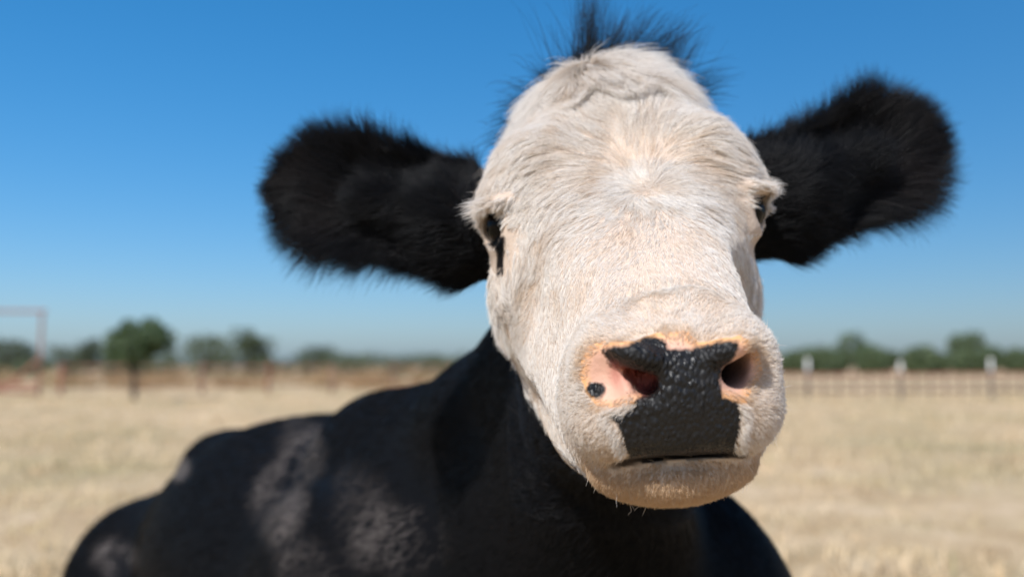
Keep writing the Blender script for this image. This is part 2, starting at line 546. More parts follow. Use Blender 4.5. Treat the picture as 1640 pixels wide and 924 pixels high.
def build_field():
    # ---- trunk, neck, legs (world space, coordinates above the ground)
    H = CAM_H
    w = dict(head=False)
    bx = math.degrees(math.atan2(.583, .812))     # the spine runs back and to the left
    ell((-.40, 1.97, H-.46), (.31, .76, .335), .08, rz=bx, **w)
    ell((-.06, 1.47, H-.40), (.27, .36, .32), .10, rz=bx, **w)         # shoulders
    ell((.17, 1.28, H-.405), (.23, .22, .275), .08, rz=bx, **w)         # chest
    ell((-.30, 1.50, H-.47), (.10, .26, .26), .07, rz=bx-12, **w)        # near shoulder blade
    ell((.22, 1.52, H-.42), (.12, .26, .25), .08, rz=bx, **w)
    cone((-.20, 1.66, H-.172), .10, (-.62, 2.30, H-.275), .09, .10, **w)   # back line
    ell((-.70, 2.36, H-.245), (.11, .13, .085), .05, rz=bx, **w)          # hip
    ell((-.88, 2.44, H-.545), (.215, .27, .21), .09, rz=bx+18, rx=8, **w)   # haunch, near side
    ell((-.47, 2.55, H-.46), (.26, .30, .26), .08, rz=bx, **w)
    ell((-.78, 2.62, H-.44), (.17, .20, .20), .08, rz=bx, **w)
    # neck
    cone((HX, 1.00, H+.10), .07, (-.02, 1.30, H-.085), .088, .05, **w)
    cone((-.02, 1.30, H-.085), .088, (-.22, 1.66, H-.158), .105, .07, **w)
    cone((HX, .985, H+.02), .085, (.06, 1.25, H-.21), .135, .06, **w)
    cone((.06, 1.25, H-.21), .135, (-.02, 1.45, H-.32), .22, .08, **w)
    cone((HX, .93, H-.04), .065, (.10, 1.20, H-.30), .13, .06, **w)       # dewlap
    # folded legs
    for s, ox in ((-1, -.14), (1, .30)):
        cone((ox, 1.30, H-.55), .10, (ox+.03, 1.02, H-.66), .065, .05, **w)
        cone((ox+.03, 1.00, H-.67), .058, (ox+.02, 1.32, H-.70), .042, .03, **w)
        cone((ox+.02, 1.32, H-.70), .045, (ox+.02, 1.38, H-.70), .052, .02, **w)
    cone((-.98, 2.40, H-.56), .13, (-.80, 2.02, H-.62), .085, .05, **w)
    cone((-.80, 2.02, H-.63), .075, (-1.02, 2.26, H-.69), .05, .03, **w)
    cone((-1.02, 2.26, H-.69), .048, (-.86, 2.00, H-.705), .045, .02, **w)
    cone((-.92, 2.76, H-.36), .05, (-1.06, 2.74, H-.58), .028, .03, **w)  # tail
    cone((-1.06, 2.74, H-.58), .028, (-1.16, 2.52, H-.70), .03, .02, **w)
    # ---- head
    ell((0, .946, .150), (.115, .140, .104), .03, rx=-45)           # cranium (long axis up the face)
    ell((0, .945, .248), (.066, .06, .062), .05)                     # poll
    both(ell, (.070, .874, .160), (.054, .070, .050), .04, rx=-45)    # frontal bones
    both(ell, (.090, .856, .148), (.038, .040, .028), .03, rz=-25)    # brows
    cone((0, .838, .098), .074, (0, .702, .016), .052, .045)          # nose bridge
    both_cone((.034, .815, .098), .050, (.024, .690, .024), .038, k=.035)
    both_cone((.054, .880, .048), .060, (.032, .702, -.034), .045, k=.035)  # face sides
    both(ell, (.050, .915, .020), (.048, .080, .095), .04, rx=-20)      # cheeks
    both_cone((.040, .930, -.050), .052, (.020, .700, -.066), .030, k=.035)
    for q in (-.082, .069):
        ell((q, .858, .083), (.042, .055, .060), .03, rx=-15)        # below the eyes
    # muzzle
    ell((0, .672, -.012), (.065, .050, .047), .034)
    both(ell, (.038, .652, -.031), (.034, .036, .031), .018)            # lip pads
    both(ell, (.041, .644, .003), (.028, .026, .029), .018)             # nostril wings
    ell((0, .634, -.012), (.047, .030, .044), .012)                    # nose pad
    ell((0, .637, -.042), (.044, .021, .018), .012)                    # upper lip edge
    ell((-.001, .688, -.076), (.051, .046, .023), .004)                   # chin
    both(ell, (.029, .690, -.072), (.031, .038, .020), .006)
    # soft skin fold above the muzzle
    def fold(x, y, z):
        q = np.sqrt((x/.060)**2+((z-.018)/.034)**2)
        return np.sqrt(((q-1)*.034)**2+(y-.652+.35*np.abs(x)*0)**2)-.007
    # mouth crease
    def mouth(x, y, z):
        zc = -.0565-1.5*(x-.004)**2-.12*(y-.61)
        return -smin(-(np.abs(z-zc)-.0011), -(np.sqrt((x/.066)**2+((y-.605)/.052)**2)-1)*.05, .004)
    apply((-.09, .57, -.085), (.09, .68, -.045), mouth, .003, 'sub', True)
    # hollows between the nose bridge and the cheeks
    ell((.102, .765, .050), (.024, .055, .045), .030, rx=-40, op='sub')
    # shallow funnels leading into the nostrils
    both(ell, (.056, .610, -.004), (.016, .016, .017), .010, op='sub')
    # nostrils: an outer slit that curls inwards to a deep hole
    for s in (-1, 1):
        if s > 0:
            cone((.047, .600, .004), .0095, (.034, .598, -.012), .0125, .005, op='sub')
            cone((.038, .606, -.006), .0135, (.024, .668, .003), .007, .004, op='sub')
            cone((.048, .606, .006), .0075, (.034, .640, .000), .007, .004, op='sub')
        else:
            cone((-.047, .602, .004), .0045, (-.037, .601, -.006), .0070, .004, op='sub')
            cone((-.037, .602, -.006), .0070, (-.026, .603, -.013), .0100, .004, op='sub')
            cone((-.036, .608, -.004), .0060, (-.030, .630, .000), .0050, .003, op='sub')
            cone((-.027, .604, -.012), .0098, (-.023, .630, -.007), .0075, .003, op='sub')
            cone((-.029, .612, -.003), .0050, (-.019, .655, .004), .0050, .003, op='sub')
        ell((s*.030, .611, .0090), (.020, .014, .0085), .007, ry=s*-22)     # fleshy fold over the hole
    # eyes
    for s in (-1, 1):
        ell((s*.100, .846, .132), (.030, .034, .030), .012)
        ell((s*.1215, .831, .1315), (.0120, .0185, .0190), .005, rx=-12, op='sub')
        ell((s*.1105, .8415, .1335), (.0195, .0195, .0195), .004, op='sub')
        ell((s*.110, .832, .1515), (.022, .024, .0075), .006, ry=s*12)      # upper lid
        ell((s*.102, .834, .1125), (.015, .017, .005), .010, ry=s*-10)      # lower lid
    # ears
    for e in EARS:
        hc = from_head((e['side']*.085, .955, .135))[0]
        cone(hc, .050, e['o']+e['u']*.01, .044, .03, head=False)
        cone(e['o'], .044, e['o']+e['u']*.09+e['n']*-.006, .022, .03, head=False)
        def fn(x, y, z, e=e):
            X, Y, Z = x-e['o'][0], y-e['o'][1], z-e['o'][2]
            uu = X*e['u'][0]+Y*e['u'][1]+Z*e['u'][2]
            vv = X*e['v'][0]+Y*e['v'][1]+Z*e['v'][2]
            ww = X*e['n'][0]+Y*e['n'][1]+Z*e['n'][2]
            t = uu/e['L']
            hw = e['hw']*ear_leaf(t)
            cup = 5.5*vv*vv*(1-.35*t) - .25*uu*uu/e['L'] - .006
            d2 = np.maximum(np.abs(vv)-hw, np.maximum(uu-e['L'], -uu-.02))
            d3 = np.abs(ww-cup)-(.0075-.003*np.clip(t, 0, 1))
            return -smin(-d2, -d3, .010)
        c = np.stack([e['o']-e['u']*.02, e['o']+e['u']*e['L']])
        apply(c.min(0)-.07, c.max(0)+.07, fn, .018)
    # the animal rests on the ground
    z = GZ[None, None, :]
    FLD[:] = np.maximum(FLD, np.broadcast_to(.004-z, FLD.shape))
build_field()

def surface_nets(F):
    S = F < 0
    nx, ny, nz = F.shape
    cnt = np.zeros((nx-1, ny-1, nz-1), dtype=np.int8)
    for i in (0, 1):
        for j in (0, 1):
            for k in (0, 1):
                cnt += S[i:nx-1+i, j:ny-1+j, k:nz-1+k]
    act = (cnt > 0) & (cnt < 8)
    ci, cj, ck = np.nonzero(act)
    vid = -np.ones(act.shape, dtype=np.int32); vid[ci, cj, ck] = np.arange(len(ci))
    acc = np.zeros((len(ci), 3)); num = np.zeros(len(ci))
    corners = [(i, j, k) for i in (0, 1) for j in (0, 1) for k in (0, 1)]
    for a in corners:
        for ax in range(3):
            if a[ax]: continue
            b = list(a); b[ax] = 1
            fa = F[ci+a[0], cj+a[1], ck+a[2]]; fb = F[ci+b[0], cj+b[1], ck+b[2]]
            m = (fa < 0) != (fb < 0)
            t = np.where(m, fa/np.where(fa-fb == 0, 1, fa-fb), 0)
            pa = np.stack([GX[ci+a[0]], GY[cj+a[1]], GZ[ck+a[2]]], 1); pb = np.stack([GX[ci+b[0]], GY[cj+b[1]], GZ[ck+b[2]]], 1)
            acc += np.where(m[:, None], pa+(pb-pa)*t[:, None], 0); num += m
    V = acc/num[:, None]
    quads = []
    def emit(m, c, flip):
        i, j, k = np.nonzero(m)
        q = np.stack([vid[i+c[n][0], j+c[n][1], k+c[n][2]] for n in range(4)], 1)
        quads.append(q[:, ::-1] if flip else q)
    a, b = S[:-1, 1:-1, 1:-1], S[1:, 1:-1, 1:-1]
    c = [(0, 0, 0), (0, 1, 0), (0, 1, 1), (0, 0, 1)]; emit(a & ~b, c, False); emit(~a & b, c, True)
    a, b = S[1:-1, :-1, 1:-1], S[1:-1, 1:, 1:-1]
    c = [(0, 0, 0), (0, 0, 1), (1, 0, 1), (1, 0, 0)]; emit(a & ~b, c, False); emit(~a & b, c, True)
    a, b = S[1:-1, 1:-1, :-1], S[1:-1, 1:-1, 1:]
    c = [(0, 0, 0), (1, 0, 0), (1, 1, 0), (0, 1, 0)]; emit(a & ~b, c, False); emit(~a & b, c, True)
    return V, np.concatenate(quads)

def vertex_normals(V, Q):
    n = np.cross(V[Q[:, 2]]-V[Q[:, 0]], V[Q[:, 3]]-V[Q[:, 1]])
    N = np.zeros_like(V)
    for k in range(4):
        for a in range(3): N[:, a] += np.bincount(Q[:, k], n[:, a], len(V))
    return unit(N)

def relax(V, Q, it, lam):
    E = np.concatenate([Q[:, [0, 1]], Q[:, [1, 2]], Q[:, [2, 3]], Q[:, [3, 0]]])
    deg = np.bincount(E[:, 0], minlength=len(V))+np.bincount(E[:, 1], minlength=len(V))
    for i in range(it):
        l = lam if i % 2 == 0 else -lam*1.03
        A = np.stack([np.bincount(E[:, 0], V[E[:, 1], a], len(V))+np.bincount(E[:, 1], V[E[:, 0], a], len(V)) for a in range(3)], 1)/deg[:, None]
        V = V+(A-V)*l
    return V

V, Q = surface_nets(FLD)
del FLD
V = relax(V, Q, 6, .5)
NRM = vertex_normals(V, Q)

# ---- where each vertex lies: head coordinates and regions
hx, hy, hz = to_head(V[:, 0], V[:, 1], V[:, 2])
HP = np.stack([hx, hy, hz], 1)
S_UP = (hy-.615)*.7071+(hz-.015)*.7071           # up the face, from the nose
DEEP = (hy-.615)*.7071-(hz-.015)*.7071           # behind the plane of the face
ear_t = np.zeros(len(V)); ear_m = np.zeros(len(V))
for e in EARS:
    q = V-e['o']; uu = q@e['u']; vv = q@e['v']; ww = q@e['n']
    m = (uu > -.075) & (uu < e['L']+.03) & (np.abs(vv) < .10) & (np.abs(ww) < .10) & (np.abs(hx) > .125) & (hz > .062) & ((V[:, 1] > .905) | (uu > .035) | ((V[:, 1] > .87) & (np.abs(hx) > .15)))
    ear_m[m] = 1; ear_t[m] = uu[m]/e['L']
HEADM = (V[:, 1] < 1.02) & (V[:, 2] > CAM_H-.16) & (np.abs(hx) < .17) & (ear_m < .5)
edge = snoise(V, .06)*.012
white = np.minimum.reduce([.205-DEEP+edge + sstep(.25, .05, S_UP)*.015, .418-S_UP-.25*np.maximum(np.abs(hx)-.03, 0)+edge*.5, .60+0*hx])
behind = np.maximum(hy-.868-.35*(S_UP-.24)+edge, -1)
white = np.where(np.abs(hx) > .098, np.minimum(white, -behind + .10*sstep(.238, .218, S_UP)), white)
white = np.where((np.abs(hx) > .138) & (hy > .862), -1, white)
white = np.where(HEADM, np.clip(white*60, -1, 1), -1)

def poly_sd(P, poly):
    """signed distance (inside positive) of 2D points to a polygon"""
    poly = np.array(poly, float)
    d = np.full(len(P), 1e9); ins = np.zeros(len(P), bool)
    for i in range(len(poly)):
        a, b = poly[i], poly[(i+1) % len(poly)]
        ab = b-a; t = np.clip(((P-a)@ab)/(ab@ab), 0, 1)
        d = np.minimum(d, np.linalg.norm(P-a-t[:, None]*ab, axis=1))
        c = ((a[1] > P[:, 1]) != (b[1] > P[:, 1]))
        xx = a[0]+(P[:, 1]-a[1])/(b[1]-a[1] if b[1] != a[1] else 1e-9)*ab[0]
        ins ^= c & (P[:, 0] < xx)
    return np.where(ins, d, -d)

FV = front_view(V)
frontm = HEADM & (V[:, 1] < .70)
PAD = [(959, 559), (982, 551), (1000, 554), (1017, 543), (1048, 535), (1068, 544), (1072, 556), (1115, 555), (1150, 544), (1185, 540), (1186, 560),
       (1172, 582), (1160, 592), (1156, 622), (1162, 633), (1184, 642), (1190, 671), (1184, 706), (1180, 737), (1150, 733), (1106, 731), (1060, 733), (1004, 740), (995, 706), (986, 680),
       (971, 668), (982, 655), (1000, 657), (1024, 633), (1021, 611), (1004, 600), (973, 589)]
PINK = [(927, 600), (931, 570), (944, 551), (969, 544), (1010, 546), (1062, 530), (1100, 530), (1118, 548), (1185, 535), (1203, 545), (1219, 570), (1222, 600), (1206, 625), (1196, 650),
        (1150, 640), (1030, 640), (985, 660), (955, 652), (936, 630)]
pad = np.full(len(V), -60.0); pink = np.full(len(V), -60.0)
pad[frontm] = poly_sd(FV[frontm], PAD)
spot = 19-np.hypot((FV[:, 0]-953), (FV[:, 1]-624)*1.25)
pad = np.where(frontm, np.maximum(pad, spot), -60)
pink[frontm] = poly_sd(FV[frontm], PINK)
pad = np.clip(pad, -40, 40)/40; pink = np.clip(pink, -40, 40)/40
# pink-orange muzzle skin hue: more orange towards the hair line; nostril inside red at left, at right painted dark as shade
inner = np.zeros(len(V))
for s in (-1, 1):
    a, b = np.array([s*.036, .602, -.005]), np.array([s*.021, .665, .003])
    ab = b-a; t = np.clip(((HP-a)@ab)/(ab@ab), 0, 1)
    inner = np.maximum(inner, sstep(.019, .011, np.linalg.norm(HP-a-t[:, None]*ab, axis=1))*sstep(.08, .38, t))
# black tear mark and rims round the eyes
tear_crease = np.zeros(len(V))
for s in (-1, 1):
    c = np.array([s*.108, .835, .1335])
    tear_crease = np.maximum(tear_crease, sstep(.0222, .0205, np.linalg.norm(HP-c, axis=1)))
tm = sstep(7, 4, np.abs(FV[:, 0]-(803-.06*(FV[:, 1]-380))))*sstep(374, 381, FV[:, 1])*sstep(436, 428, FV[:, 1])*(HEADM & (hx < -.05) & (V[:, 1] < .9))
tear_crease = np.maximum(tear_crease, tm)
lip = sstep(.0036, .0018, np.abs(hz+.0567+1.5*(hx-.004)**2+.12*(hy-.61)))*sstep(.056, .040, np.abs(hx))*sstep(.675, .655, hy)*HEADM  # shade in the mouth crease, painted into the skin colour
tear_crease = np.maximum(tear_crease, lip*.95)
tmw = sstep(13, 8, np.abs(FV[:, 0]-(803-.06*(FV[:, 1]-380))))*sstep(364, 372, FV[:, 1])*sstep(438, 426, FV[:, 1])*(HEADM & (hx < -.05) & (V[:, 1] < .9))

def skin_material():
    m = NT("cow_skin")
    tc = m.n("ShaderNodeTexCoord"); oc = tc.outputs["Object"]
    wa, pa, pk, inn, te = (m.attr(k).outputs["Fac"] for k in ("white", "pad", "pink", "inner", "tear_crease"))
    n1 = m.noise(180, 3, .6, oc); n2 = m.noise(60, 3, .6, oc); n3 = m.noise(320, 2, .6, oc)
    skin_w = m.mix(n2.outputs[0], (.46, .35, .27), (.56, .45, .36))
    skin_b = (.004, .004, .0045)
    t = m.math('GREATER_THAN', m.math('ADD', wa, m.math('MULTIPLY', m.math('SUBTRACT', n2.outputs[0], .5), .8)), 0.0)
    c = m.mix(t, skin_b, skin_w)
    pinkc = m.mix(n2.outputs[0], (.56, .30, .21), (.68, .42, .31))
    orange = (.66, .34, .14)
    pr = m.ramp(m.math('ADD', pk, m.math('MULTIPLY', m.math('SUBTRACT', n2.outputs[0], .5), .25)), [(.05, (0, 0, 0)), (.5, (1, 1, 1))])
    pinkmix = m.mix(pr.outputs[0], orange, pinkc)
    pe = m.ramp(m.math('ADD', pk, m.math('MULTIPLY', m.math('SUBTRACT', n2.outputs[0], .5), .3)), [(-.0, (0, 0, 0)), (.06, (1, 1, 1))])
    c = m.mix(pe.outputs[0], c, pinkmix)
    pn = m.math('ADD', pa, m.math('ADD', m.math('MULTIPLY', m.math('SUBTRACT', n1.outputs[0], .5), .30), m.math('MULTIPLY', m.math('SUBTRACT', n2.outputs[0], .5), .35)))
    pm = m.ramp(pn, [(-.02, (0, 0, 0)), (.15, (1, 1, 1))])
    padc = m.mix(n1.outputs[0], (.006, .006, .006), (.015, .0135, .0135))
    c = m.mix(pm.outputs[0], c, padc)
    c = m.mix(inn, c, m.mix(m.attr('shaded_side').outputs['Fac'], (.42, .13, .10), (.03, .016, .016)))  # right nostril's shade painted in as near-black
    c = m.mix(te, c, (.012, .009, .008))
    m.l(c, m.b.inputs["Base Color"])
    # roughness: the pad is moist
    rr = m.ramp(n2.outputs[0], [(.40, (.27,)*3), (.58, (.56,)*3)])
    ro = m.mix(pm.outputs[0], (.6,)*3, rr.outputs[0])
    m.l(ro, m.b.inputs["Roughness"])
    sp = m.ramp(m.math('MAXIMUM', pm.outputs[0], pe.outputs[0]), [(0, (.04,)*3), (1, (.27,)*3)])
    m.l(sp.outputs[0], m.b.inputs["Specular IOR Level"])
    # pebbled relief of the pad
    mp = m.n("ShaderNodeMapping"); m.l(oc, mp.inputs[0]); mp.inputs["Scale"].default_value = (1, 1, .6)
    dn = m.noise(90, 2, .5, mp.outputs[0])
    vm = m.n("ShaderNodeVectorMath", operation='MULTIPLY_ADD')
    m.l(dn.outputs["Color"], vm.inputs[0]); vm.inputs[1].default_value = (.004,)*3; m.l(mp.outputs[0], vm.inputs[2])
    vo = m.n("ShaderNodeTexVoronoi", feature='SMOOTH_F1'); vo.inputs["Scale"].default_value = 340; vo.inputs["Smoothness"].default_value = .5
    m.l(vm.outputs[0], vo.inputs["Vector"])
    hgt = m.math('MULTIPLY', m.math('SUBTRACT', 1.0, vo.outputs["Distance"]), pm.outputs[0])
    hgt = m.math('ADD', hgt, m.math('MULTIPLY', n3.outputs[0], .25))
    m.l(m.bump(hgt, .85, .0025), m.b.inputs["Normal"])
    m.b.inputs["Subsurface Weight"].default_value = .0
    return m.m
M['skin'] = skin_material()

def eye_material():
    m = NT("eye")
    tc = m.n("ShaderNodeTexCoord")
    n = m.noise(60, 2, .5, tc.outputs["Object"])
    m.l(m.mix(n.outputs[0], (.002, .002, .003), (.008, .006, .005)), m.b.inputs["Base Color"])
    m.b.inputs["Roughness"].default_value = .06
    m.b.inputs["Specular IOR Level"].default_value = .15
    return m.m
M['eye'] = eye_material()

COW_BASE = np.array([-.40, 1.97, 0.0])
cow = empty("cow", COW_BASE)
tag(cow, "black cow with a white face lying in the pasture, looking at the camera", "cow")
body = mesh_obj("body", V-COW_BASE, Q, M['skin'], cow, smooth=True)
for nm, arr in (("white", white), ("pad", pad), ("pink", pink), ("inner", inner), ("tear_crease", tear_crease), ("shaded_side", (hx > 0)*1.0)):
    a = body.data.attributes.new(nm, 'FLOAT', 'POINT'); a.data.foreach_set("value", arr.astype(np.float32))

def uv_ball(c, r, seg=32, rings=18):
    vs, fs = [], []
    for i in range(rings+1):
        th = math.pi*i/rings
        for j in range(seg):
            ph = 2*math.pi*j/seg
            vs.append((c[0]+r[0]*math.sin(th)*math.cos(ph), c[1]+r[1]*math.sin(th)*math.sin(ph), c[2]+r[2]*math.cos(th)))
    for i in range(rings):
        for j in range(seg):
            a, b = i*seg+j, i*seg+(j+1) % seg
            fs.append((a, a+seg, b+seg, b))
    return vs, fs
for s in (-1, 1):
    c = from_head((s*.1090, .8430, .1335))[0]-COW_BASE
    vs, fs = uv_ball(c, (.0185, .0185, .0185))
    o = mesh_obj("eye", vs, fs, M['eye'], cow, smooth=True)

# ------------------------------------------------------------------ coat
def hair_material(name, root_c, tip_c, var, rough=.45, spec=.35, trans=.25):
    m = NT(name)
    hi = m.n("ShaderNodeHairInfo")
    c = m.mix(m.ramp(hi.outputs["Intercept"], [(0.0, (0, 0, 0)), (.75, (1, 1, 1))]).outputs[0], root_c, tip_c)
    tone = m.attr("tone").outputs["Fac"]
    c2 = m.mix(tone, c, var)
    m.l(c2, m.b.inputs["Base Color"])
    m.b.inputs["Roughness"].default_value = rough
    m.b.inputs["Specular IOR Level"].default_value = spec
    tr = m.n("ShaderNodeBsdfTranslucent"); m.l(c2, tr.inputs[0])
    mx = m.n("ShaderNodeMixShader"); mx.inputs[0].default_value = trans
    m.l(m.b.outputs[0], mx.inputs[1]); m.l(tr.outputs[0], mx.inputs[2]); m.l(mx.outputs[0], m.out.inputs[0])
    return m.m
M['hair_white'] = hair_material("white_coat", (.74, .645, .535), (.87, .835, .79), (.62, .45, .29), .5, .22, .46)
M['hair_black'] = hair_material("black_coat", (.003, .003, .0035), (.005, .006, .0075), (.055, .042, .038), .36, .11, .02)
M['hair_sheen'] = hair_material("black_coat_painted_sheen", (.003, .003, .0035), (.004, .0045, .005), (.26, .225, .21), .36, .035, .02)  # pale var colour stands in for the coat's gloss

TRI = np.concatenate([Q[:, [0, 1, 2]], Q[:, [0, 2, 3]]])
TA = .5*np.linalg.norm(np.cross(V[TRI[:, 1]]-V[TRI[:, 0]], V[TRI[:, 2]]-V[TRI[:, 0]]), axis=1)
def scatter(weight_v, n, seed):
    """n roots on the body surface; density follows the per-vertex weight"""
    g = np.random.default_rng(seed)
    w = TA*np.maximum(weight_v[TRI].mean(1), 0)
    cdf = np.cumsum(w); cdf /= cdf[-1]
    ti = np.searchsorted(cdf, g.uniform(0, 1, n))
    r1, r2 = np.sqrt(g.uniform(0, 1, n)), g.uniform(0, 1, n)
    b = np.stack([1-r1, r1*(1-r2), r1*r2], 1)
    idx = TRI[ti]
    f = lambda A: (A[idx]*b.reshape(b.shape+(1,)*(A.ndim-1))).sum(1)
    return f

def hair_object(name, pts, rad, tone, mat):
    n, k, _ = pts.shape
    hc = bpy.data.hair_curves.new(name)
    hc.add_curves([k]*n)
    hc.attributes["position"].data.foreach_set("vector", (pts-COW_BASE).astype(np.float32).ravel())
    ra = hc.attributes.get("radius") or hc.attributes.new("radius", 'FLOAT', 'POINT')
    ra.data.foreach_set("value", np.broadcast_to(rad, (n, k)).astype(np.float32).ravel())
    ta = hc.attributes.new("tone", 'FLOAT', 'CURVE')
    ta.data.foreach_set("value", tone.astype(np.float32))
    hc.materials.append(mat)
    o = bpy.data.objects.new(name, hc)
    col.objects.link(o); o.parent = cow
    return o

def clump_pull(p, cell, seed):
    k = np.floor(p/cell)
    h = np.sin(k@np.array([127.1, 311.7, 74.7])+seed)*43758.5453
    j = np.stack([h-np.floor(h), h*1.7-np.floor(h*1.7), h*2.3-np.floor(h*2.3)], 1)
    return (k+.15+.7*j)*cell-p, j

def grow(P, N, field, L, lift, k=6, jitter=.12, clump=((.009, .5),), swirl=(.02, .25), curl=0., seed=0, lift_end=None):
    g = np.random.default_rng(seed)
    n = len(P)
    L = L*g.uniform(.75, 1.2, n)
    lift = lift*np.exp(g.normal(0, .3, n))
    pts = np.zeros((n, k, 3)); pts[:, 0] = P-N*.0008
    jit = g.normal(0, jitter, (n, 3))
    lock = np.zeros((n, 3))
    for c, a in clump:
        pv, j = clump_pull(P, c, seed+c*1000); lock += (j-.5)*a*.45
        lift = lift*np.exp((j[:, 0]-.5)*1.0*a)
    for i in range(1, k):
        t = (i-.5)/(k-1)
        d = field(pts[:, i-1]) + jit + lock + vnoise(pts[:, i-1], swirl[0])*swirl[1]
        if curl: d = d+vnoise(pts[:, i-1]+7.7, swirl[0]*.45)*curl*t
        d = d-N*(d*N).sum(1, keepdims=True)
        le = lift if lift_end is None else lift*(1-t)+lift_end*t
        d = unit(unit(d)+N*(le*(1.3-.6*t))[:, None])
        pts[:, i] = pts[:, i-1]+d*(L/(k-1))[:, None]
    for c, a in clump:
        pv, j = clump_pull(P, c, seed+c*1000)
        pv = pv-N*(pv*N).sum(1, keepdims=True)
        w = (np.linspace(0, 1, k)**1.3*a)
        pts += pv[:, None, :]*w[None, :, None]
    return pts

def taper(k, r, tip=.25):
    return r*(1-(1-tip)*np.linspace(0, 1, k)**1.5)

FUP = head_dir((0, .7071, .7071))[0]        # up the face
FX = head_dir((1, 0, 0))[0]
FDN = -FUP
FFWD = head_dir((0, -1, 0))[0]
def hcoords(p):
    x, y, z = to_head(p[:, 0], p[:, 1], p[:, 2])
    return x, y, z, (y-.615)*.7071+(z-.015)*.7071

def face_field(p):
    x, y, z, s = hcoords(p)
    rx, rs = x-.013, s-.208
    rr = np.sqrt(rx**2+rs**2)+1e-6
    dx, ds = rx/rr, rs/rr
    side = np.clip(np.abs(rx)/.055-.12, 0, 1.6)
    ds = ds-.65*side*sstep(-.02, .02, rs+.03)
    # strands bend away from the parting above the whorl
    dx = dx+np.tanh(rx/.03)*.35*sstep(0, .03, rr)*sstep(-.01, .03, rs)
    q0 = sstep(.009, .0, rr)
    dx = dx*(1-q0)+.15*q0; ds = ds*(1-q0)+.6*q0
    # forelock falling from the poll
    fx, fs = (x+.020)*7.0, -1.0+0*x
    w = sstep(.318, .345, s+.010*np.sin(x*120))
    dx = dx*(1-w)+fx*w; ds = ds*(1-w)+fs*w
    v = dx[:, None]*FX+ds[:, None]*FUP
    # muzzle: away from the nose pad
    mz = sstep(.715, .675, y)*sstep(.066, .036, s-.014*np.exp(-((x-.008)/.022)**2)+.004*np.sin(x*150+1)+.010)
    rad = x[:, None]*FX*1.0+(z+.015)[:, None]*head_dir((0, 0, 1))[0]
    rad = unit(rad)+np.array([0, .25, 0])-head_dir((0, 0, 1))[0]*(.5*sstep(-.0, -.05, z))[:, None]
    return v*(1-mz)[:, None]+rad*mz[:, None]

